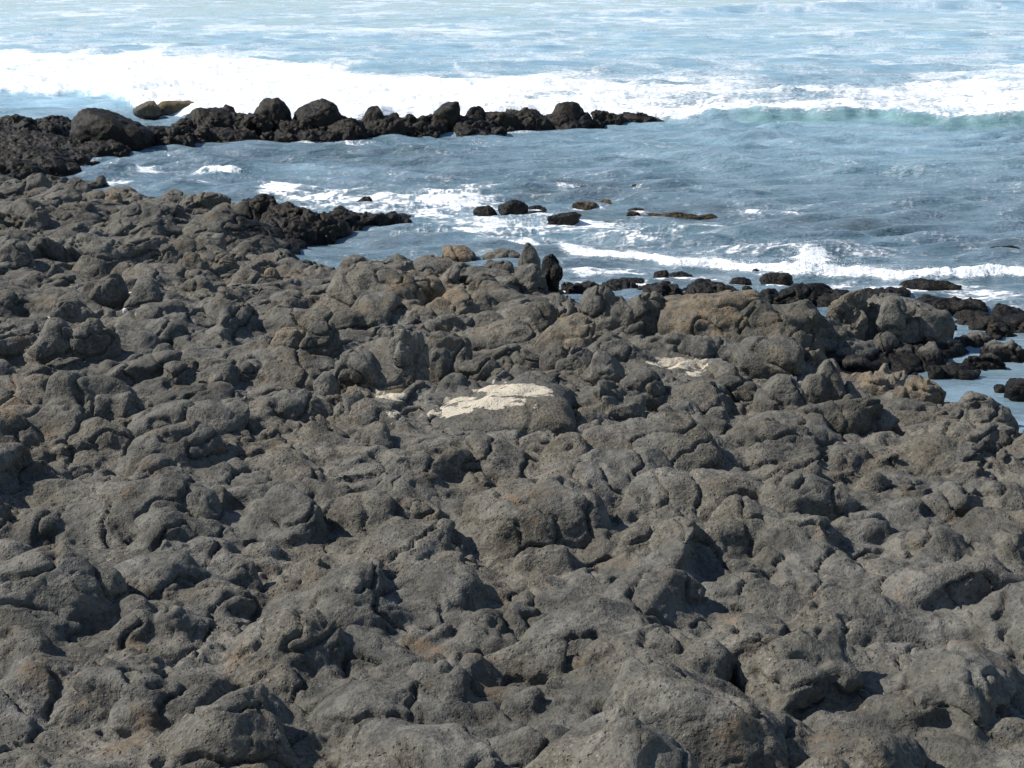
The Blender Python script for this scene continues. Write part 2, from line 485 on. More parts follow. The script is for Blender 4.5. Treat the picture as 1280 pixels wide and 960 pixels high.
# ------------------------------------------------------------------ lava ledges and the reef (each one rock)
def ledge(name, label, cat, lobes, dens=1.0, wetv=1.0, weedv=0.0, seed=0, knob=(0.10, 0.32), kinds=(0, 0, 1), group=None, dry_top=0.0, bend=0.26, grit=0.055, voxel=0.05):
    """one rock made of lumps; lobes: (x0, x1, ytop, ybase) in photo pixels, the base line at the water level"""
    r_ = np.random.default_rng(100 + seed)
    M = Lumps()
    for x0, x1, yt, yb in lobes:
        p = at((x0 + x1) / 2, yb, 0)
        zc = p[1] * cT + CAM_H * sT
        w = (x1 - x0) / F * zc
        ryy = max(0.3, min(1.9, w * 0.36))
        zt = max(0.10, (yb - yt) / F * zc / cT - 0.38 * ryy * sT)
        cz = -0.25 * zt
        cen = np.array([p[0], p[1] + ryy * 0.85, cz]); rad = np.array([w / 2 * 1.02, ryy, zt - cz])
        M.add(cen, rad, 0, 0, 0, int(r_.choice(kinds)), int(r_.integers(0, 40)), 4, closed=True)
        n = int(dens * (6 + 26 * w * max(.4, zt)))
        for k in range(n):                       # knobs grown over the lump
            d = r_.normal(size=3); d[2] = abs(d[2]) * 0.9; d[1] = -abs(d[1]) if r_.random() < .7 else d[1]; d /= np.linalg.norm(d)
            a_ = r_.uniform(*knob) * min(1.0, 0.45 + 0.4 * w)
            M.add(cen + d * rad * 0.80, (a_ * r_.uniform(.9, 1.5), a_, a_ * r_.uniform(.55, .9)), r_.uniform(0, 3), r_.normal(0, .3), r_.normal(0, .3),
                  int(r_.integers(0, 3)), int(r_.integers(0, 40)), 3, closed=True)
    v, f = M.arrays(bend, 1.4, 0, 7.0, 0)
    v, f, vn = weld(v, f, voxel, 2)
    v = v + vn * (grit * (pn3(v * 5.0, 73) + 0.7 * pn3(v * 11.0, 74)) - 0.07 * np.maximum(0, 0.08 - np.abs(pn3(v * 1.7, 75))) / 0.08)[:, None]
    N = len(v)
    at_ = {'wet': np.clip(wetv - dry_top * sstep(0.15, 0.5, v[:, 2]) + 0.6 * sstep(0.35, 0.08, v[:, 2]), 0, 1), 'ochre': np.zeros(N), 'cream': np.zeros(N),
           'weed': weedv * sstep(0.3, 0.9, v[:, 2]), 'tint': 0.7 * pn3(v * 0.8, 78)}
    o = make_mesh(name, v, f, ROCK, at_)
    tag(o, label, cat, group)
    return o

reef = ledge('rock_reef', 'long black wet lava reef crossing the water in front of the white breaker', 'reef',
    [(150, 250, 156, 190), (178, 280, 146, 186), (225, 325, 136, 181), (290, 350, 138, 180), (330, 400, 140, 179), (380, 450, 142, 178), (430, 520, 143, 177),
     (500, 565, 140, 174), (480, 530, 137, 168), (540, 612, 142, 171), (585, 660, 136, 168), (615, 700, 135, 167), (665, 750, 138, 165),
     (725, 790, 139, 162), (768, 828, 142, 158), (785, 842, 147, 158), (258, 300, 134, 160), (400, 470, 150, 180), (200, 330, 158, 185), (330, 430, 155, 182), (550, 640, 150, 174)], dens=0.22, wetv=1.0, weedv=0.10, seed=1, knob=(.14, .42))
plat = ledge('rock_platform', 'low black wet rock platform at the left edge behind the grey shelf', 'rock platform',
    [(-220, -60, 140, 190), (-100, 70, 141, 186), (-30, 50, 140, 176), (20, 100, 146, 166), (20, 90, 152, 182), (-60, 110, 164, 200), (50, 150, 170, 197), (100, 192, 172, 196), (-70, 90, 182, 218),
     (10, 118, 184, 212), (-220, -20, 172, 225), (-80, 60, 196, 236), (20, 100, 194, 226), (-220, -40, 200, 245), (-120, 20, 150, 212), (60, 170, 176, 203)], dens=0.2, wetv=1.0, weedv=0.10, seed=2, knob=(.16, .45))
tongue = ledge('rock_spit', 'black wet rock spit pointing right from the shelf into the foam', 'rock spit',
    [(280, 360, 240, 298), (310, 410, 252, 302), (350, 440, 262, 305), (375, 470, 262, 294), (410, 492, 259, 292), (450, 512, 264, 288), (480, 528, 271, 284), (310, 400, 272, 312), (340, 430, 266, 308), (400, 450, 258, 284)], dens=.4, wetv=1.0, weedv=0.12, seed=3, voxel=.04, bend=.16, knob=(0.10, 0.28))
strip1 = ledge('rock_strip', 'long low grey rock strip between two pools by the right edge', 'rock strip',
    [(1102, 1150, 424, 452), (1136, 1200, 428, 459), (1150, 1215, 420, 447), (1190, 1252, 414, 440), (1225, 1275, 404, 424)], wetv=0.6, dry_top=0.8, dens=0.3, grit=.05, voxel=.03, seed=4, knob=(0.07, 0.2), kinds=(0, 1))
strip2 = ledge('rock_strip', 'dark narrow rock strip below the longer strip, ending at the lower right pool', 'rock strip',
    [(1182, 1222, 446, 474), (1205, 1262, 440, 464), (1236, 1300, 428, 454)], wetv=0.65, dry_top=0.7, dens=0.3, grit=.05, voxel=.03, seed=5, knob=(0.07, 0.2), kinds=(0, 1))

fringe = ledge('rock_ledge', 'low wet black ledge at the foot of the shelf below the white splash', 'rock ledge',
    [(938, 1000, 362, 392), (975, 1040, 356, 388), (1020, 1080, 364, 392), (1076, 1140, 358, 384)], dens=.5, wetv=1.0, voxel=.04, seed=6, knob=(.06, .2))
fringe0 = ledge('rock_ledge', 'low wet black ledge in the wash between the upright boulder and the ochre crested hump', 'rock ledge',
    [(704, 760, 354, 376), (745, 806, 350, 372), (790, 866, 354, 376), (850, 935, 350, 378), (905, 962, 356, 382)], dens=.6, wetv=1.0, voxel=.03, seed=8, knob=(.06, .18), bend=.12)
fringe2 = ledge('rock_ledge', 'low wet black ledge broken by pools at the right edge, in the wash', 'rock ledge',
    [(1130, 1200, 372, 400), (1180, 1250, 376, 398), (1190, 1262, 388, 414), (1236, 1310, 384, 412), (1210, 1280, 398, 420), (1270, 1330, 394, 424)], dens=.5, wetv=1.0, voxel=.04, seed=7, knob=(.06, .2))
# ------------------------------------------------------------------ boulders, one object each
def ground_at(x, y):
    z = -0.2
    for G in (S,):
        z = max(z, G.sample(x, y))
    return z

def march(px, py):
    d = ray(px, py); o = np.array([0, 0, CAM_H])
    for t in np.arange(14, 75, 0.12):
        p = o + d * t
        if p[2] <= 0: return o + d * (-CAM_H / d[2])
        if p[2] <= S.sample(p[0], p[1]): return p
    return o + d * (-CAM_H / d[2])

NB = 0
BOXES = []
def boulder(bbox, label, name='boulder', cat='boulder', shape='round', wet=None, ochre=0.0, cream=0.0, weed=0.0, z=None,
            depth=0.8, rotz=None, rough=0.13, group=None, mat=None, cuts=None, sink=0.25, fine=0.045, lumpy=False):
    global NB
    NB += 1
    r_ = np.random.default_rng(500 + NB)
    x0, y0, x1, y1 = bbox
    BOXES.append(bbox)
    if z is None: p = march((x0 + x1) / 2, y1)
    else: p = at((x0 + x1) / 2, y1, z)
    zc = p[1] * cT - (p[2] - CAM_H) * sT
    w = (x1 - x0) / F * zc
    hp = (y1 - y0) / F * zc
    ry_ = min(w / 2 * depth, 1.5)
    # vertical extent: screen height = 2*sqrt((rz*cosT)^2 + (ry*sinT)^2), then part of the base is buried
    hp2 = hp * (1 + sink)
    rz = math.sqrt(max((hp2 / 2) ** 2 - (ry_ * sT) ** 2, (0.18 * hp2) ** 2)) / cT
    cy = (y0 + y1) / 2 + (y1 - y0) * sink / 2
    d = ray((x0 + x1) / 2, cy)
    t = (zc + ry_ * 0.75)
    cen = np.array([0, 0, CAM_H]) + d * t
    wpx = max(x1 - x0, y1 - y0)
    dirs, f = ico(6 if wpx > 60 else 5 if wpx > 16 else 4)
    r = np.ones(len(dirs), np.float32)
    K = cuts if cuts is not None else {'round': 9, 'angular': 15, 'slab': 11, 'pointed': 10, 'dome': 5}[shape]
    for k in range(K):
        m = r_.normal(size=3); m /= np.linalg.norm(m)
        off = r_.uniform(0.66, 0.93) if shape != 'angular' else r_.uniform(0.56, 0.84)
        dn = dirs @ m.astype(np.float32)
        lim = np.where(dn > 0.05, off / np.maximum(dn, 0.05), 9)
        r = -np.log(np.exp(-14 * r) + np.exp(-14 * np.minimum(lim, 3))) / 14      # soft minimum: worn facets
    r /= np.percentile(r, 97)
    bx = np.sign(dirs) * np.abs(dirs) ** (0.8 if shape != 'dome' else 0.95)
    v = bx / np.percentile(np.linalg.norm(bx, axis=1), 60) * r[:, None]
    if shape == 'pointed':
        v[:, :2] *= (1 - 0.42 * np.clip(v[:, 2:3], -0.3, 1))
    if shape == 'slab':
        v[:, 2] = np.sign(v[:, 2]) * np.abs(v[:, 2]) ** 1.0
    asp = np.array([w / 2, ry_, rz], np.float32)
    s_ = float(np.mean(asp))
    q = v * asp / s_
    nrm = dirs / asp; nrm /= np.linalg.norm(nrm, axis=1, keepdims=True)
    off = r_.uniform(-50, 50, 3).astype(np.float32)
    nz = rough * 1.5 * fbm3(q * 1.25 + off, 3, NB % 7, 0.5)
    nz = nz + fine * fbm3(q * 5.5 + off, 3, NB % 5, 0.6)
    crack = np.abs(pn3(q * 0.9 + off, 3))
    nz = nz - rough * 0.35 * np.maximum(0, 0.07 - crack) / 0.07
    co = v * asp + nrm * (nz * s_)[:, None]
    for ax in (0, 2):          # keep the outline at the size read off the photo
        lo, hi = co[:, ax].min(), co[:, ax].max()
        co[:, ax] = (co[:, ax] - (lo + hi) / 2) * (2 * asp[ax] / (hi - lo))
    if lumpy and w > 0.35:
        M = Lumps(); M.add((0, 0, 0), asp * np.array([.95, .95, .93], np.float32), 0, 0, 0, int(r_.integers(0, 2)), int(r_.integers(0, 40)), 4, closed=True)
        for q_ in range(int(r_.integers(3, 6))):
            dd = r_.normal(size=3) * np.array([1.25, .9, .45]); dd[1] -= .35; dd[2] = abs(dd[2]) * r_.choice([1, 1, -.5]); dd /= np.linalg.norm(dd)
            e_ = r_.uniform(.38, .70)
            M.add(asp * dd * (1.0 - .80 * e_), asp * e_ * r_.uniform(.85, 1.2, 3) * np.array([1.15, 1, .9]), r_.normal(.2, .5), r_.normal(0, .3), r_.normal(0, .3), int(r_.integers(0, 3)), int(r_.integers(0, 40)), 3, closed=True)
        mv, mf = M.arrays()
        co, f, nn = weld(mv, mf, max(0.014, min(0.036, w / 42)), 2)
        p0 = (co + cen).astype(np.float32); kk = min(1.0, w / 1.1)
        p1 = lava_skin(p0, nn, kk * .8) + kk * np.stack([0.16 * pn3(p0 * 0.95, 71), 0.10 * pn3(p0 * 1.2, 72), 0.09 * pn3(p0 * 1.2, 72)], 1)
        co = (p1 - cen).astype(np.float32)
        for ax in (0, 2):
            lo, hi = co[:, ax].min(), co[:, ax].max()
            co[:, ax] = (co[:, ax] - (lo + hi) / 2) * (2 * asp[ax] / (hi - lo))
    wz = co[:, 2] + cen[2]
    if wet is None: wet = 0.0
    wt = np.clip(wet + 0.8 * sstep(0.40, 0.04, wz), 0, 1)
    top = sstep(-0.1, 0.75, co[:, 2] / asp[2])
    at_ = {'wet': wt, 'ochre': ochre * top, 'cream': cream * sstep(-0.2, 0.3, co[:, 2] / asp[2]), 'weed': weed * top}
    bxp, byp, _ = proj(co[:, 0] + cen[0], co[:, 1] + cen[1], co[:, 2] + cen[2])
    at_['cream'] = np.maximum(at_['cream'], blob(bxp, byp, CREAM)); at_['ochre'] = np.maximum(at_['ochre'], blob(bxp, byp, OCHRE) * (name == 'boulder') * (wet < .3))
    at_['tint'] = np.full(len(co), r_.normal(0, 0.45), np.float32)
    o = make_mesh(name, co, f, mat or ROCK, at_)
    o.location = cen
    tag(o, label, cat, group)
    return o

B = boulder
# --- on the far reef (water level in front of the reef)
RF = 'boulders along the black reef'
def R(bb, label, **k):
    k.setdefault('shape', 'dome'); k.setdefault('wet', 1.0); k.setdefault('weed', 0.12); k.setdefault('z', 0.0)
    k.setdefault('rough', 0.10); k.setdefault('sink', 0.3); k.setdefault('fine', 0.06)
    return B(bb, label, group=RF, **k)
R((86, 133, 194, 196), 'largest black dome boulder, alone where the reef meets the left platform', shape='dome', weed=.1, depth=.9)
R((314, 123, 366, 178), 'black dome boulder on the reef, with a small notch on its round top')
R((363, 124, 430, 178), 'widest smooth black dome on the reef crest, beside the notched dome')
R((448, 133, 490, 176), 'black humped boulder on the reef right of the wide dome', shape='pointed', cuts=5)
R((533, 127, 579, 172), 'craggy flat topped black boulder on the reef crest', shape='angular')
R((578, 133, 608, 168), 'small peaked black boulder touching the craggy flat topped one', shape='pointed')
R((604, 144, 638, 168), 'low dark boulder with pale wet flecks at the foot of the reef', shape='round')
R((684, 127, 736, 164), 'peaked black boulder with a stepped right side near the reef end', shape='pointed')
R((774, 141, 826, 158), 'low brown edged boulder at the right tip of the reef', shape='slab')
R((228, 134, 300, 180), 'broad rough black boulder on the reef just right of the largest dome', shape='angular', cuts=8)
R((165, 126, 203, 148), 'small brown peaked rock standing behind the reef beside the surf', shape='angular', wet=.45, weed=.9, z=0.2)
R((192, 124, 251, 146), 'ochre brown flat rock standing behind the reef in the surf', shape='slab', wet=.25, weed=1.0, ochre=.5, z=0.2)

# --- in the water
WR = 'rocks standing in the water'
def Wt(bb, label, **k):
    k.setdefault('wet', 1.0); k.setdefault('z', 0.0); k.setdefault('fine', 0.08); k.setdefault('rough', 0.17); k.setdefault('sink', 0.35); k.setdefault('name', 'sea_rock'); k.setdefault('cat', 'sea rock')
    if k.get('weed', 0) > .25: k['sink'] = .9; bb = (bb[0], bb[1] + 2, bb[2], bb[3])
    return B(bb, label, group=WR, **k)
Wt((591, 256, 622, 275), 'smooth round black rock in the foam, leftmost of the midwater cluster', shape='dome')
Wt((622, 249, 661, 275), 'lumpy black rock with a knob on top, beside the smooth round one', shape='round')
Wt((658, 256, 684, 266), 'thin flat black rock behind the lumpy knobbed one', shape='slab')
Wt((656, 263, 690, 276), 'low black rock joining the knobbed rock and the square topped rock', shape='round')
Wt((682, 264, 727, 285), 'square topped black rock with white glints, right end of the midwater cluster', shape='angular')
Wt((714, 250, 747, 263), 'low brown weedy rock awash, left half of a pair', shape='slab', weed=.8, wet=.8)
Wt((743, 247, 769, 261), 'brown weedy rock awash, right and higher half of a pair', shape='round', weed=.9, wet=.8)
Wt((784, 257, 808, 268), 'small brown capped rock perched above a black one', shape='round', weed=.7)
Wt((781, 264, 801, 276), 'small black rock right below a brown capped one', shape='round')
Wt((746, 275, 768, 281), 'thin black rock barely above the foam right of the square topped rock', shape='slab')
Wt((808, 262, 900, 275), 'long brown rock ridge just breaking the surface', shape='slab', weed=.6, depth=.3)
Wt((919, 259, 947, 268), 'lone small brown rock in open blue water', shape='round', weed=.8)
Wt((969, 263, 1003, 270), 'flat dark rock awash in open blue water, farther right than the lone brown one', shape='slab', weed=.3, depth=.5)
Wt((444, 245, 471, 261), 'peaked black rock in the foam behind the wet spit', shape='pointed')
Wt((424, 293, 446, 302), 'small flat black rock in the inlet below the wet spit', shape='slab')
Wt((271, 197, 291, 205), 'tiny black rock in calm water below the reef', shape='round')
Wt((690, 228, 730, 238), 'brown rock under a small white splash in midwater', shape='slab', weed=.6, depth=.4)
Wt((785, 228, 812, 236), 'low dark rock in midwater right of the small white splash', shape='round', weed=.3, depth=.5)
Wt((816, 337, 836, 353), 'round black rock at the surf edge, next to a flat one', shape='round')
Wt((832, 339, 866, 349), 'flat black rock at the surf edge, next to a round one', shape='slab')
Wt((775, 345, 812, 356), 'thin black rock in the wash left of a round surf edge rock', shape='slab')
Wt((822, 350, 840, 358), 'little dark stone in the wash under the flat surf edge rock', shape='round')
Wt((911, 346, 940, 361), 'dark boulder in the wash behind the broad ochre crested hump', shape='round')
Wt((938, 335, 955, 345), 'small round black rock in front of the white splash, lower of two', shape='round')
Wt((953, 331, 967, 341), 'smallest round black rock in front of the white splash, upper of two', shape='round')
Wt((949, 339, 993, 359), 'shiny black rock left of the white splash, with a sloping top', shape='angular')
Wt((1124, 347, 1200, 364), 'glistening black rock slab washed by foam below the breaker', shape='slab', depth=.6)
Wt((1140, 368, 1230, 400), 'large glossy black boulder in the wash right of the rock tower', shape='slab', depth=.7)
Wt((1231, 307, 1280, 318), 'smooth dark rock awash at the right edge beyond the breaker', shape='slab', depth=.4)
Wt((1178, 402, 1196, 419), 'small round dark stone in the pool right of the rock tower', shape='round', wet=.6)
Wt((1159, 456, 1181, 475), 'small dark stone in the pool under the long low strip', shape='round', wet=.7)
Wt((1196, 388, 1240, 412), 'dark ragged rock between glossy boulder and long strip', shape='angular', wet=.9)
Wt((1240, 392, 1300, 416), 'dark low rock at the right edge above the long strip', shape='slab', wet=.9)
Wt((1242, 480, 1262, 492), 'little dark stone in the lower right pool', shape='round', wet=.7)
Wt((1254, 468, 1310, 506), 'dark rock cut by the right edge at the lower right pool', shape='angular', wet=.75)

# --- dark wet boulders between tower and surf
WB = 'wet boulders at the foot of the shelf'
for bb, lb, sh in [((958, 358, 1006, 392), 'dark wet boulder behind the ochre crested hump, left of two wet ones', 'round'),
                   ((996, 353, 1054, 386), 'dark wet boulder left of the rock tower, with a glossy crest', 'angular'),
                   ((1080, 356, 1134, 380), 'low dark wet boulder behind the rock tower top', 'slab'),
                   ((674, 318, 704, 364), 'dark wet boulder at the shelf corner right of the upright one', 'round'),
                   ((696, 352, 722, 368), 'small dark wet boulder at the waterline by the shelf corner', 'round')]:
    B(bb, lb, shape=sh, wet=.85, group=WB, lumpy=True)

# --- distinct boulders on the shelf
LB = 'boulders on the lava shelf'
def L(bb, label, **k):
    k.setdefault('shape', 'round'); k.setdefault('rough', 0.13); k.setdefault('fine', 0.028); k.setdefault('sink', 0.75)
    if k['shape'] == 'round': k.setdefault('cuts', 13)
    g_ = 0.10 * (bb[2] - bb[0]); bb = (bb[0] - g_, bb[1], bb[2] + g_, bb[3])
    k.setdefault('lumpy', k['shape'] not in ('dome', 'pointed') or bb[2] - bb[0] > 50)
    return B(bb, label, group=LB, **k)
L((648, 303, 675, 337), 'upright pointed grey boulder standing on the shelf corner', shape='pointed', cuts=4)
L((556, 307, 598, 332), 'bright ochre topped boulder on the shelf edge', ochre=1.5)
L((606, 310, 648, 332), 'grey boulder between the ochre topped one and the upright pointed one', shape='angular')
L((604, 324, 640, 344), 'smaller rounded boulder tucked below the shelf edge pair')
L((644, 334, 682, 364), 'dark grey boulder under the upright pointed one', wet=.3)
L((586, 340, 622, 366), 'grey boulder on the slope below the ochre topped one')
L((656, 373, 734, 406), 'smooth oval grey boulder lying flat behind the dark faced boulder', shape='dome', rough=.09)
L((730, 354, 790, 414), 'tall tan grey boulder leaning left at the shelf rim', shape='angular')
L((776, 364, 836, 418), 'rounded grey boulder with a knobbly top beside the leaning one')
L((822, 353, 950, 430), 'broad hump with an ochre crest, left half', shape='round', ochre=.55, cuts=12, depth=1.1, rough=.18)
L((870, 362, 1018, 436), 'broad sloping hump falling to the right of the ochre crest', shape='slab', cuts=12, depth=1.0, rough=.18)
L((668, 393, 738, 446), 'blocky boulder with pale lit left face and dark right face', shape='angular', ochre=.5)
L((676, 428, 714, 460), 'pale tipped wedge boulder below the dark faced block', shape='pointed', cream=.12)
L((698, 434, 744, 468), 'small leaning boulder right of the pale tipped wedge', shape='angular')
L((726, 438, 782, 480), 'brown grey boulder right of the small leaning one')
L((758, 460, 830, 506), 'egg shaped boulder above a dark hollow', shape='dome')
L((548, 471, 722, 532), 'wide dark slab with a large cream crust on its back', shape='slab', cuts=7, depth=1.0, lumpy=False, rough=.12, fine=.03)
L((576, 441, 640, 472), 'smooth sloping boulder above the cream crusted slab', shape='slab')
L((634, 434, 680, 458), 'low angular boulder left of the pale tipped wedge', shape='angular')
L((500, 338, 552, 378), 'spiky ochre stained rock, farther of two', shape='angular', ochre=.45, rough=.24, fine=.05)
L((528, 360, 596, 402), 'spiky ochre stained rock, nearer of two', shape='angular', ochre=.4, rough=.24, fine=.05)
L((544, 390, 590, 416), 'small grey boulder under the nearer spiky rock')
L((490, 406, 534, 484), 'tall square grey block with a vertical crack beside it', shape='angular', rough=.1)
L((526, 412, 596, 478), 'broad smooth grey boulder right of the tall square block', rough=.1)
L((424, 438, 504, 494), 'bulging grey boulder split by a fine crack', rough=.1)
L((330, 408, 388, 456), 'rounded boulder with a small ochre spot on top', ochre=.5)
L((380, 400, 426, 454), 'rounded grey boulder touching the ochre spotted one')
L((298, 450, 338, 480), 'small dark brown boulder left of the shelf middle')
L((394, 464, 424, 496), 'little round boulder below the cracked bulging one', shape='dome')
L((330, 334, 350, 354), 'small pale yellow rounded stone on the shelf', cream=.25, ochre=.85, shape='dome')
L((462, 406, 502, 426), 'low flat stone left of the tall square block', shape='slab')
L((38, 396, 108, 456), 'large round boulder with a white fleck, left of its close twin', shape='dome')
L((90, 397, 146, 452), 'large round boulder, right of its close twin, with a dark cleft beside it')
L((64, 374, 118, 406), 'oval boulder lying behind the close pair of round boulders', shape='dome')
L((-6, 398, 42, 420), 'flat boulder at the left edge beside the close round pair', shape='slab')
L((-8, 302, 42, 338), 'rounded boulder cut by the left edge in the upper shelf')
L((96, 341, 156, 382), 'smooth grey boulder sloping left behind the oval one', shape='slab')
L((158, 346, 204, 388), 'dark sided boulder behind the pale flecks', shape='angular')
L((188, 429, 222, 462), 'small smooth round boulder right of the dark cleft', shape='dome', rough=.08)
L((68, 458, 164, 520), 'wide low boulder above the dark cave at the lower left')
L((114, 488, 174, 526), 'blocky boulder in front of the wide low one', shape='angular')
L((-20, 466, 72, 512), 'broad boulder over the orange crust in the lower left corner', ochre=.3)
L((236, 452, 294, 484), 'curved grey boulder with a thin cream line at its foot', shape='slab')
L((168, 500, 300, 540), 'long flat lobe at the bottom of the shelf, left of middle', shape='slab', depth=.5)
L((224, 314, 262, 344), 'upright rounded boulder in the upper shelf, beside an ochre fleck')
L((258, 318, 296, 340), 'tan rounded boulder right of an upright one in the upper shelf', ochre=.5)
L((28, 216, 62, 240), 'grey boulder on the shelf skyline at the far left', shape='pointed')
L((98, 220, 134, 240), 'boulder with a dark overhang on the shelf skyline by the inlet')
L((130, 240, 152, 258), 'small orange boulder on the shelf just below the skyline', ochre=1.4)
L((232, 271, 280, 300), 'smooth boulder with a dark hollow to its right', shape='dome')
L((222, 236, 286, 264), 'boulder with a small black hole near the inlet', shape='slab')
L((1036, 360, 1082, 424), 'tallest pillar of the rock tower, lit on its left', shape='pointed', cuts=8, ochre=.25)
L((1070, 364, 1148, 426), 'rounded upper block of the rock tower', shape='angular', cuts=11)
L((1114, 374, 1184, 428), 'dark right shoulder of the rock tower', shape='slab', cuts=12, wet=.3)
L((1012, 388, 1052, 430), 'slanting slab at the left foot of the rock tower', shape='slab')
L((1068, 396, 1100, 424), 'round knob in the middle of the rock tower', shape='dome')
L((1030, 420, 1094, 452), 'low boulder under the rock tower beside the dark channel', shape='slab', wet=.25)
L((1090, 414, 1128, 440), 'dark stone wedged at the foot of the rock tower, by the channel', wet=.45)
L((892, 412, 1010, 474), 'broad low lava hump below the ochre crested one', shape='slab', cuts=6)
L((998, 435, 1030, 464), 'small upright stone with a brown face behind the big boulder', shape='angular', ochre=.4)
L((1004, 447, 1074, 508), 'big grey boulder with a flat pale face and black shadow beneath', shape='angular')
L((948, 468, 1014, 520), 'squat boulder with the white pebble on it')
L((994, 494, 1094, 534), 'long pale boulder in front of the big grey one', shape='slab', depth=.5)
L((1120, 469, 1174, 508), 'tan topped block at the edge of the lower right pool', shape='angular', ochre=.55)
L((1058, 458, 1128, 490), 'tan layered ledge behind the tan topped block', shape='slab', ochre=.6)
L((872, 468, 954, 502), 'smooth low boulder right of the cream streak', shape='slab')
L((820, 444, 902, 474), 'flat rock crossed by a cream streak', shape='slab', depth=.6)
L((1186, 488, 1262, 530), 'rough boulder with a dark hole by the lower right pool', shape='round')
L((1090, 496, 1190, 532), 'pitted boulder in front of the tan topped block', shape='slab')
L((820, 500, 880, 536), 'rounded boulder beside the dark hollow at the shelf bottom', shape='dome')
L((706, 470, 800, 524), 'dark sloping slab between the cream crusted slab and the egg shaped boulder', shape='slab', wet=.2)

def P(bb, label, **k):
    return B(bb, label, name='pebble', cat='pebble', shape='dome', mat=PEBBLE, rough=.06, sink=.1, **k)
P((987, 470, 996, 478), 'white pebble on the squat boulder left of the big grey boulder')
P((828, 497, 844, 506), 'pale flat pebble in the dark hollow under the egg shaped boulder')
P((57, 396, 64, 401), 'white fleck of stone on top of the large round boulder')
P((160, 365, 167, 374), 'yellowish pebble between dark rocks at upper left')
P((153, 385, 160, 393), 'white pebble left of a fellow under the yellowish one')
P((166, 393, 173, 402), 'white pebble right of a fellow under the yellowish one')
print('boulders', NB, round(time.time() - T0, 1))

# ------------------------------------------------------------------ the shelf's own lobes, fused with it into one rock
BX = np.array(BOXES, float); BXW = BX[:, 2] - BX[:, 0]
M = Lumps()
cnt = 0
PXY = np.zeros((20000, 3), np.float32); npk = 0
for n_, rmin, rmax, sdmin, seed in ((12000, .45, 1.15, .45, 31), (12000, .22, .45, .10, 32), (6500, .12, .22, 0.0, 34), (1100, .06, .12, -.3, 33)):
    r_ = np.random.default_rng(seed)
    for k in range(n_):
        ymax = 62 if rmin > .1 else 44
        y = 9 + (ymax - 9) * math.sqrt(r_.random()) if rmin > .1 else r_.uniform(10, ymax)
        half = (y * cT + CAM_H * sT) * 0.60
        x = r_.uniform(-half, half)
        if r_.random() > 0.72 and y < 24: continue
        j = int(np.clip(np.interp(-y, -S.Y, np.arange(len(S.Y))), 0, len(S.Y) - 1)); zc = y * cT + CAM_H * sT
        i = int(np.clip((640 + F * x / zc - S.px[0]) / 2.0, 0, len(S.px) - 1))
        if SD[j, i] < sdmin: continue
        z = float(S.h[j, i])
        a_ = rmin + (rmax - rmin) * r_.random() ** 1.5
        if npk:
            dd = np.hypot(PXY[:npk, 0] - x, PXY[:npk, 1] - y)
            if (dd < PXY[:npk, 2] * .62 + a_ * (.62 if rmin > .3 else .42)).any(): continue
        px, py, zz = proj(x, y, z + .2 * a_)
        if rmin > .1 and ((BX[:, 0] + BXW * .14 < px) & (px < BX[:, 2] - BXW * .14) & (BX[:, 1] < py) & (py < BX[:, 3] + (5 if rmin > .3 else -4))).any(): continue
        e = math.sqrt(r_.uniform(1.0, 2.3)); flat = r_.uniform(.5, .95)
        if npk < 20000: PXY[npk] = (x, y, a_); npk += 1
        M.add((x, y, z - a_ * flat * r_.uniform(.18, .55)), (a_ * e, a_ / e * 1.15, a_ * flat), r_.normal(.3, .55), r_.normal(.10, .3), r_.normal(0, .3),
              int(r_.choice([0, 0, 1, 1, 2])), int(r_.integers(0, 40)), 3 if a_ < .5 else 4, closed=True); cnt += 1
LV, LF = M.arrays(0.26, 0.95, 0.0, 5.0, 0.0)
print('lobes', cnt, len(LV), round(time.time() - T0, 1))
# weld ground and lobes into one skin, so that neighbouring lobes run into each other
st = 2
gx, gy, gz = S.x[::st, ::st], S.y[::st, ::st], S.h[::st, ::st]
nr, nc = gx.shape
top = np.stack([gx, gy, gz], -1).reshape(-1, 3); bot = top.copy(); bot[:, 2] = -2.6
q = grid_faces(nr, nc)[:, ::-1]
idx = np.arange(nr * nc).reshape(nr, nc)
ring = np.concatenate([idx[0, :], idx[1:, -1], idx[-1, -2::-1], idx[-2:0:-1, 0]])
nx_ = np.roll(ring, -1); n0 = nr * nc
def tri2(f): return np.concatenate([f[:, [0, 1, 2]], f[:, [0, 2, 3]]])
solid_f = np.concatenate([tri2(q), tri2(q[:, ::-1] + n0), tri2(np.stack([ring, nx_, nx_ + n0, ring + n0], 1))])
co_, fq, vn = weld(np.concatenate([top, bot, LV]), np.concatenate([solid_f, LF + 2 * n0]), 0.036, 5)
nv, nf = len(co_), len(fq)
yy = co_[:, 1]
seen = (co_[:, 2] > -0.75) & (np.abs(co_[:, 0]) < 0.62 * (np.maximum(yy, 0) * cT + CAM_H * sT) + 8)
fq = fq[seen[fq].all(1)]
print('weld', nv, nf, round(time.time() - T0, 1))
co_, fq, at0 = compact(co_, fq, {'nx': vn[:, 0], 'ny': vn[:, 1], 'nz': vn[:, 2]})
vn = np.stack([at0['nx'], at0['ny'], at0['nz']], 1)
LV = lava_skin(co_, vn)
AV = LV
ppx, ppy, _ = proj(AV[:, 0], AV[:, 1], AV[:, 2])
zc = AV[:, 1] * cT + CAM_H * sT
jj = np.clip(np.interp(-AV[:, 1], -S.Y, np.arange(len(S.Y))), 0, len(S.Y) - 1).astype(int)
ii = np.clip((640 + F * AV[:, 0] / np.maximum(zc, 1) - S.px[0]) / 2.0, 0, len(S.px) - 1).astype(int)
sdv = SD[jj, ii]
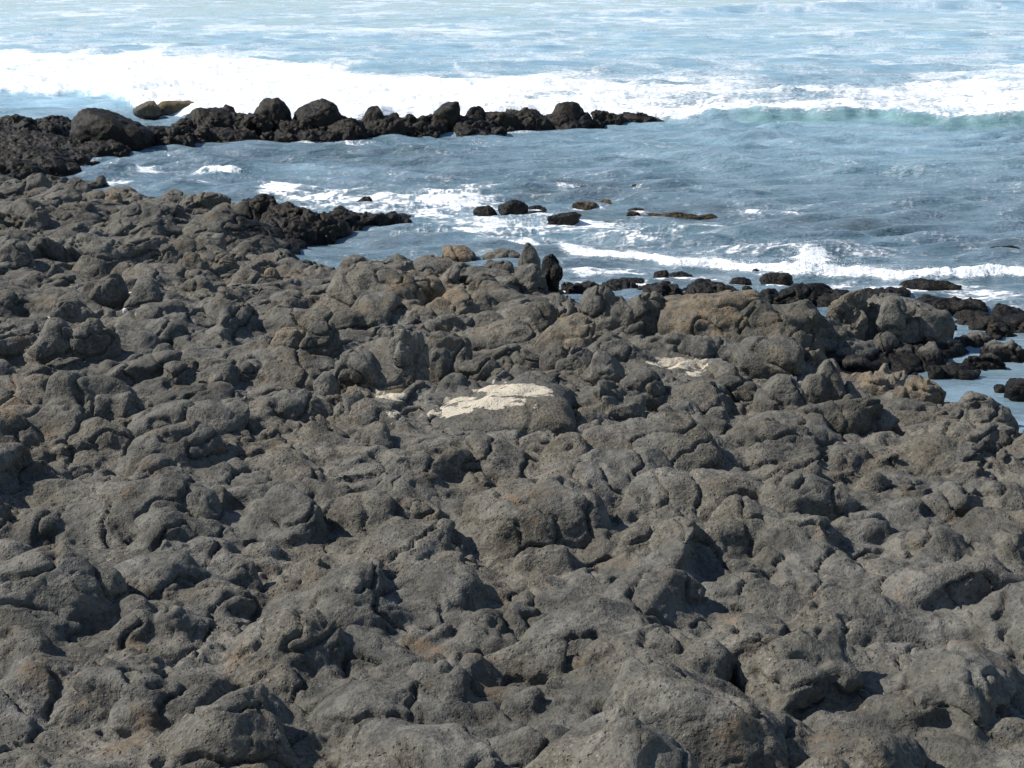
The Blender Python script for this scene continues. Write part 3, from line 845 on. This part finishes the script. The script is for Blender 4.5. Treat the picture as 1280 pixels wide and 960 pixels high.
wet = np.clip(sstep(0.42, 0.12, AV[:, 2]) * sstep(2.4, 0.4, sdv) + sstep(0.5, -0.3, sdv) * 0.7, 0, 1)
wet = np.maximum(wet, blob(ppx, ppy, [(330, 275, 45, 28, .9), (140, 268, 260, 36, .30), (690, 345, 22, 22, .7), (1000, 388, 60, 14, .9), (40, 212, 110, 9, 1), (280, 238, 40, 6, .8), (840, 512, 60, 5, .5), (1060, 440, 60, 16, .7), (1150, 425, 50, 18, .8)]))
v2, f2 = AV, fq
a2 = {'wet': wet, 'ochre': blob(ppx, ppy, OCHRE), 'cream': blob(ppx, ppy, CREAM), 'weed': np.zeros(len(AV), np.float32), 'tint': 0.9 * pn3(AV * 0.8, 78) + 0.8 * pn3(AV * np.array([2.3, 2.0, 2.8], np.float32), 81)}
shelf = make_mesh('rock_shelf', v2, f2, ROCK, a2)
tag(shelf, 'broad shelf of fused grey brown lava lobes filling the shore', 'rock shelf', kind='structure')
print('shelf', len(v2), round(time.time() - T0, 1))

# ------------------------------------------------------------------ the sea
RINGS = [((b[0] + b[2]) / 2 + 3, b[3] + 1, (b[2] - b[0]) * .8, 4.0, .66) for b in BOXES if b[3] < 380 and (b[1] + b[3]) / 2 < 380 and b[2] - b[0] < 90 and 180 < b[3] and b[0] > 580]
pxs = np.concatenate([np.linspace(-1500, -250, 260)[:-1], np.arange(-250, 1530, 1.25), np.linspace(1530, 2780, 260)])
pys = np.concatenate([np.linspace(-59.2, -56, 10), np.linspace(-55, -20, 36), np.arange(-19.3, 560, 0.75), np.arange(561, 1600, 6.0)])
Yw = np.array([at(640, p)[1] for p in pys])
zcw = Yw * cT + CAM_H * sT
X = ((pxs[None, :] - 640) / F * zcw[:, None]).astype(np.float32)
Y = np.repeat(Yw[:, None], len(pxs), 1).astype(np.float32)
PX, PY = np.broadcast_to(pxs[None, :], X.shape), np.broadcast_to(pys[:, None], X.shape)
PX = PX.astype(np.float32); PY = PY.astype(np.float32)

def curve(pts, px):
    a = np.array(pts, float)
    return np.interp(px, a[:, 0], a[:, 1]).astype(np.float32)

def yline(pts, dz=0.0):
    """a line on the water given by photo points: world Y for each column's world X"""
    w = np.array([at(px, py, dz)[:2] for px, py in pts]); w = w[np.argsort(w[:, 0])]
    return np.interp(X, w[:, 0], w[:, 1]).astype(np.float32)

Z = np.zeros(X.shape, np.float32)
wr = np.random.default_rng(21)
wxp = X + 1.2 * pn2(X * .11, Y * .11, 60); wyp = Y + 1.6 * pn2(X * .09, Y * .09, 61)
for k in range(34):
    lam = 0.6 * (6 / 0.6) ** wr.random()
    th = wr.normal(0, 0.42)
    kk = 2 * math.pi / lam
    ph = kk * (wxp * math.sin(th) + wyp * math.cos(th)) + wr.uniform(0, 6.28)
    s = np.sin(ph)
    damp = np.clip(lam / (np.maximum(0.02, 3.2 * zcw[:, None] ** 2 / (F * CAM_H))), 0, 1)   # waves finer than the grid fade out
    Z += (0.021 * lam ** 0.25 * (1.7 if .8 < lam < 2.3 else .75) * (s + 0.35 * s * s)).astype(np.float32) * damp.astype(np.float32)
env = 0.55 + 0.75 * (0.5 + fbm2(X * .13, Y * .2, 2, 62))
Z *= env * 0.85
calm = blob(PX, PY, [(1235, 462, 80, 40, 1), (1150, 440, 60, 24, .9), (400, 312, 40, 10, .6), (1090, 455, 50, 14, 1), (760, 358, 60, 8, .6)])
calm = np.maximum(calm, sstep(425, 450, PY))
Z *= (1 - 0.9 * calm)

# the big breaker beyond the reef: a steep front, a long foaming back
front = [(-330, 118), (0, 120), (90, 121), (160, 127), (180, 146), (300, 156), (500, 157), (700, 156), (800, 154), (850, 155), (920, 154), (1000, 153), (1100, 154), (1180, 159), (1260, 160), (1612, 158)]
Yf = yline(front) + 0.8 * pn2(X * .35, Y * 0 + 3, 63) + .35 * pn2(X * 1.1, Y * 0 + 3, 64)
db = Y - Yf                                     # metres behind the front
hb = curve([(-330, .35), (100, .4), (170, .6), (400, .7), (830, .35), (960, .45), (1100, .5), (1180, .36), (1250, .62), (1612, .55)], PX)
Z += hb * sstep(-1.0, 0.9, db) * np.exp(-np.maximum(db - 0.9, 0) / 9.0)
rightw = sstep(850, 900, PX)
white = sstep(-0.9, 0.0, db) * (1 - rightw) + sstep(0.3, 1.1, db) * rightw
# second swell far out, upper right
Y2 = yline([(-330, 30), (640, 22), (900, 16), (1100, 12), (1280, 10), (1612, 6)]) + 2.5 * pn2(X * .1, Y * 0 + 7, 65)
d2 = Y - Y2
Z += 1.1 * sstep(-5, 2.0, d2) * np.exp(-np.maximum(d2 - 2, 0) / 12) * sstep(500, 1100, PX)
for (yy, am, sd2) in ((45, .35, 66), (62, .4, 67), (88, .3, 68)):
    Y3 = yline([(-330, yy - 3), (300, yy + 2), (900, yy - 2), (1612, yy)]) + 3.5 * pn2(X * .07, Y * 0 + yy, sd2)
    d3 = Y - Y3
    Z += am * sstep(-2.5, 1.0, d3) * np.exp(-np.maximum(d3 - 1, 0) / 5) * (0.5 + 0.5 * pn2(X * .05, Y * .02, sd2 + 3))

# the small breaker on the shore at the right
near = [(560, 303), (640, 308), (720, 321), (800, 328), (850, 336), (930, 342), (1000, 349), (1100, 352), (1200, 354), (1260, 348), (1612, 345)]
Yn = yline(near) + 0.28 * pn2(X * .9, Y * 0 + 5, 70) + .05 * pn2(X * 2.7, Y * 0 + 5, 71)
dn = Y - Yn
Z *= 1 - 0.75 * np.exp(-(dn / 2.2) ** 2) * sstep(640, 760, PX)
hn = curve([(-330, 0), (640, 0), (720, .14), (850, .19), (960, .22), (1005, .30), (1050, .24), (1200, .21), (1280, .19), (1612, .2)], PX)
Z += hn * sstep(-0.5, 0.4, dn) * np.exp(-np.maximum(dn - 0.35, 0) / 1.1)
nearw = sstep(-0.34 + 0.22 * pn2(X * 1.9, Y * 2.0, 98), 0.06, dn) * np.exp(-np.maximum(dn - 0.3, 0) / 0.6) * sstep(640, 740, PX)
# little breaker in the inlet at the left
bd = ((PX - 276) / 36) ** 2 + ((PY - 224) / 10) ** 2
Z += (0.30 + 0.25 * fbm2(X * 1.6, Y * 1.6, 4, 99, .6)) * np.exp(-bd * 1.3)

# foam: how much of the surface it covers, then torn by stretched noise
fx1 = X * .42 + .8 * pn2(X * .3, Y * .3, 80); fy1 = Y * .75 + .8 * pn2(X * .3, Y * .3, 81)
farw = sstep(60, 105, zcw)[:, None].astype(np.float32)                     # far off only the broad streaks are left
lace = 1 - np.abs(fbm2(fx1 * 1.3, fy1 * 1.5, 4, 82, 0.6)) * 3.4           # thin filaments
puff = 0.5 + 0.9 * fbm2(fx1 * .7, fy1 * .7, 5, 86, 0.6)
laceF = 1 - np.abs(fbm2(fx1 * .26, fy1 * .085, 4, 182, 0.55)) * 2.6
puffF = 0.5 + 1.1 * fbm2(fx1 * .13, fy1 * .045, 4, 186, 0.55)
lace = lace * (1 - farw) + laceF * farw; puff = puff * (1 - farw) + puffF * farw
lace2 = 1 - np.abs(fbm2(fx1 * 3.1 + 9, fy1 * 3.3, 3, 282, 0.6)) * 3.2
lace = np.maximum(np.clip(lace, 0, 1), (1 - farw) * 0.85 * np.clip(lace2, 0, 1))
tex = 0.62 * np.clip(lace, 0, 1) + 0.38 * np.clip(puff, 0, 1)
back = curve([(-330, 60), (0, 62), (200, 66), (350, 76), (500, 88), (640, 96), (800, 96), (900, 100), (1612, 96)], PX)
bn = 26 * fbm2(fx1 * .22, fy1 * .10, 4, 187, .6)
solid = white * sstep(-8, 12, PY - back + bn)
trail = white * sstep(-50, 5, PY - back + bn) * 0.70
cover = np.full(X.shape, 0.25, np.float32)
cover = np.where(db > 0, np.maximum(cover, 0.56 + 0 * X), cover)
cover = np.maximum(cover, trail)
cover = np.maximum(cover, solid * curve([(-330, 1.2), (560, 1.25), (680, 1.0), (850, 1.0), (1000, .98), (1612, .98)], PX))
cover = np.maximum(cover, white * np.exp(-np.maximum(db - .6, 0) / 3.0) * 1.15)
cover = cover - 0.45 * blob(PX, PY, [(985, 105, 50, 9, .6), (1120, 90, 120, 6, .5), (480, 92, 50, 6, .5), (1000, 128, 30, 4, .5)])
cover = np.maximum(cover, blob(PX, PY, [
    (1190, 8, 90, 8, .75), (440, 258, 125, 20, .72), (350, 245, 30, 8, .95), (560, 255, 80, 19, .84), (620, 290, 115, 15, .86), (720, 285, 100, 12, .76), (560, 292, 60, 8, .62),
    (540, 275, 44, 12, .78), (660, 306, 60, 5, .7), (810, 300, 130, 18, .60), (930, 318, 110, 12, .66), (1080, 322, 120, 9, .54), (950, 270, 140, 14, .42), (1010, 330, 40, 12, .95), (880, 292, 60, 8, .48),
    (760, 345, 60, 8, .66), (730, 350, 24, 7, .7), (880, 352, 40, 8, .6), (1040, 362, 60, 8, .72), (1110, 366, 60, 7, .75), (1230, 375, 70, 16, .62), (1190, 360, 60, 8, .66),
    (274, 224, 34, 8, .95), (312, 228, 40, 6, .6), (185, 218, 22, 4, .7), (120, 212, 40, 5, .6), (150, 232, 30, 5, .85), (240, 238, 40, 4, .8), (340, 190, 60, 4, .5), (300, 182, 50, 3, .6),
    (440, 182, 140, 3.5, .62), (640, 170, 60, 3, .66), (600, 174, 40, 3, .6), (720, 165, 70, 2.5, .55), (770, 176, 14, 3, .66), (700, 230, 30, 4, .72), (600, 240, 50, 5, .5),
    (840, 160, 60, 4, .45), (70, 160, 25, 5, .7), (85, 150, 40, 4, .5), (210, 146, 40, 5, .7), (1265, 395, 40, 20, .5), (440, 306, 40, 6, .45), (510, 300, 30, 5, .5), (700, 340, 12, 16, .6)]))
sky_calm = calm * 0.16  # sky mirrored in the calm pools, painted as a paler water colour
cover = np.maximum(cover, blob(PX, PY, RINGS))
cover = np.where(PY > 430, cover * 0.3, cover)
foam = np.clip((tex - (1.0 - cover)) / (0.42 + 0.40 * farw) + 0.1, 0, 1.15)
foam = np.maximum(foam, np.clip(nearw * 1.55 * (0.62 + 0.6 * puff) - .12, 0, 1.2))
foam = foam * (1 - np.clip(1.2 * sstep(-0.9, -0.25, db) * sstep(0.15, 0, db) * sstep(840, 930, PX), 0, 1))
foam = np.clip(foam, 0, 1.2)
# churned white water stands up in lumps
lump = fbm2(X * .9, Y * .9, 4, 90, .6) + 0.5
Z += solid * (0.30 * (fbm2(X * .35, Y * .35, 4, 91, .6)) + .10 * lump)
Z += np.clip(foam, 0, 1) * 0.035 * (fbm2(X * 3, Y * 3, 3, 93, .6) + .4)
Z += nearw * (0.13 * fbm2(X * 2.2, Y * 1.6, 5, 94, .7)) * sstep(640, 760, PX)
aer_and_sky = np.clip(sstep(150, 40, PY) * 0.75 + sstep(200, 150, PY) * .28 + blob(PX, PY, [(80, 128, 120, 14, .8), (1100, 152, 220, 8, .75), (380, 215, 60, 8, .35), (900, 190, 260, 30, .3), (1080, 190, 240, 42, .42), (620, 285, 140, 30, .3)]), 0, .9)
aer_and_sky = np.maximum(aer_and_sky, sky_calm)
aer_and_sky = aer_and_sky * np.clip(0.75 + 0.6 * fbm2(fx1 * .35, fy1 * .5, 3, 96), 0.2, 1.1)
below = blob(PX, PY, [(300, 205, 90, 9, .55), (470, 200, 120, 10, .4), (760, 240, 90, 9, .8), (680, 248, 70, 8, .7), (850, 269, 110, 8, 1.1), (740, 274, 60, 8, .9), (980, 282, 80, 9, .6), (1060, 290, 90, 10, .55), (620, 320, 120, 10, .7),
                       (740, 336, 60, 12, .6), (860, 355, 60, 10, .6), (1130, 300, 80, 10, .4), (1250, 312, 60, 8, .7), (1180, 378, 60, 12, .6), (480, 305, 90, 10, .5)])
below *= np.clip(0.5 + 1.3 * fbm2(fx1, fy1, 3, 97), 0, 1)
VW = np.stack([X, Y, Z], -1).reshape(-1, 3)
# leave out what lies deep inside the shelf
fw = grid_faces(*X.shape)
teal = 0.8 * sstep(-2.6, -0.4, db) * sstep(1.2, 0.2, db) * sstep(860, 960, PX)
foam = foam * (1 - 0.9 * sstep(-2.6, -0.8, db) * sstep(0.5, 0.1, db) * rightw)
attrs = {'teal': teal, 'soft': np.broadcast_to(farw, X.shape), 'foam': foam, 'aerated_and_sky': aer_and_sky, 'calm': calm, 'reef_below': below}
water = make_mesh('water', VW, fw[:, ::-1], WATER, {k: v.ravel() for k, v in attrs.items()})
tag(water, 'grey blue sea with torn white foam and a broad white breaker', 'sea', kind='structure')
print('water', len(VW), round(time.time() - T0, 1))

# ------------------------------------------------------------------ thrown spray (uncountable droplets)
def spray(name, label, spots, seed):
    r_ = np.random.default_rng(seed)
    dirs, f = ico(1)
    vs, fs, n = [], [], 0
    for (px, py, wpx, hm, cnt, z0) in spots:
        for k in range(cnt):
            p = at(px + r_.normal(0, wpx), py, 0)
            u = r_.random() ** 1.7
            q = p + np.array([r_.normal(0, .08), r_.normal(0, .25), z0 + hm * u * r_.uniform(.6, 1.0)])
            s = p[1] * r_.uniform(.00010, .00036) * (1.15 - .6 * u)
            vs.append(dirs * s * np.array([1, 1, r_.uniform(.8, 1.6)]) + q); fs.append(f + n); n += len(dirs)
    o = make_mesh(name, np.concatenate(vs), np.concatenate(fs), SPRAY)
    tag(o, label, 'spray', kind='stuff')
spray('sea_spray', 'fine white spray thrown up along the shore breaker and reef',
      [(1008, 346, 12, .75, 700, .25), (1040, 349, 20, .35, 300, .25), (900, 340, 40, .22, 260, .2), (1180, 352, 60, .22, 300, .2), (780, 327, 30, .16, 140, .15),
       (276, 227, 16, .35, 200, .2), (640, 160, 12, .75, 160, .9), (435, 152, 8, .9, 120, .7), (712, 235, 8, .3, 80, .05), (596, 181, 3, .3, 60, 0)], 5)

# ------------------------------------------------------------------ light, sky, camera
SUN = np.array([-0.72, 0.06, 0.69]); SUN /= np.linalg.norm(SUN)
el = math.asin(SUN[2]); az = math.atan2(SUN[0], SUN[1])
w = bpy.data.worlds.new('World'); scene.world = w; w.use_nodes = True
nt = w.node_tree; bg = nt.nodes['Background']
sk = nt.nodes.new('ShaderNodeTexSky'); sk.sky_type = 'NISHITA'; sk.sun_disc = False
sk.sun_elevation = el; sk.sun_rotation = az; sk.air_density = 1.0; sk.dust_density = 0.25; sk.ozone_density = 1.5
nt.links.new(sk.outputs[0], bg.inputs[0]); bg.inputs[1].default_value = 0.105
li = bpy.data.lights.new('sun', 'SUN'); li.energy = 5.0; li.angle = math.radians(0.5); li.color = (1.0, 0.95, 0.87)
lo = bpy.data.objects.new('sun', li); C.objects.link(lo)
from mathutils import Vector
lo.rotation_euler = Vector(SUN).to_track_quat('Z', 'Y').to_euler()
lo.location = (-40, 20, 60)

cam = bpy.data.cameras.new('camera'); co = bpy.data.objects.new('camera', cam); C.objects.link(co)
cam.sensor_width = 36; cam.lens = F / W * 36; cam.clip_start = 0.1; cam.clip_end = 30000
co.location = (0, 0, CAM_H); co.rotation_euler = (math.pi / 2 - TH, 0, 0)
scene.camera = co

scene.render.engine = 'CYCLES'
scene.cycles.max_bounces = 6; scene.cycles.use_denoising = True
scene.view_settings.view_transform = 'Standard'; scene.view_settings.look = 'None'
scene.view_settings.exposure = 0.3; scene.view_settings.gamma = 1.0
scene.view_settings.use_curve_mapping = False
scene.render.resolution_x = 1024; scene.render.resolution_y = 768
print('done', round(time.time() - T0, 1))
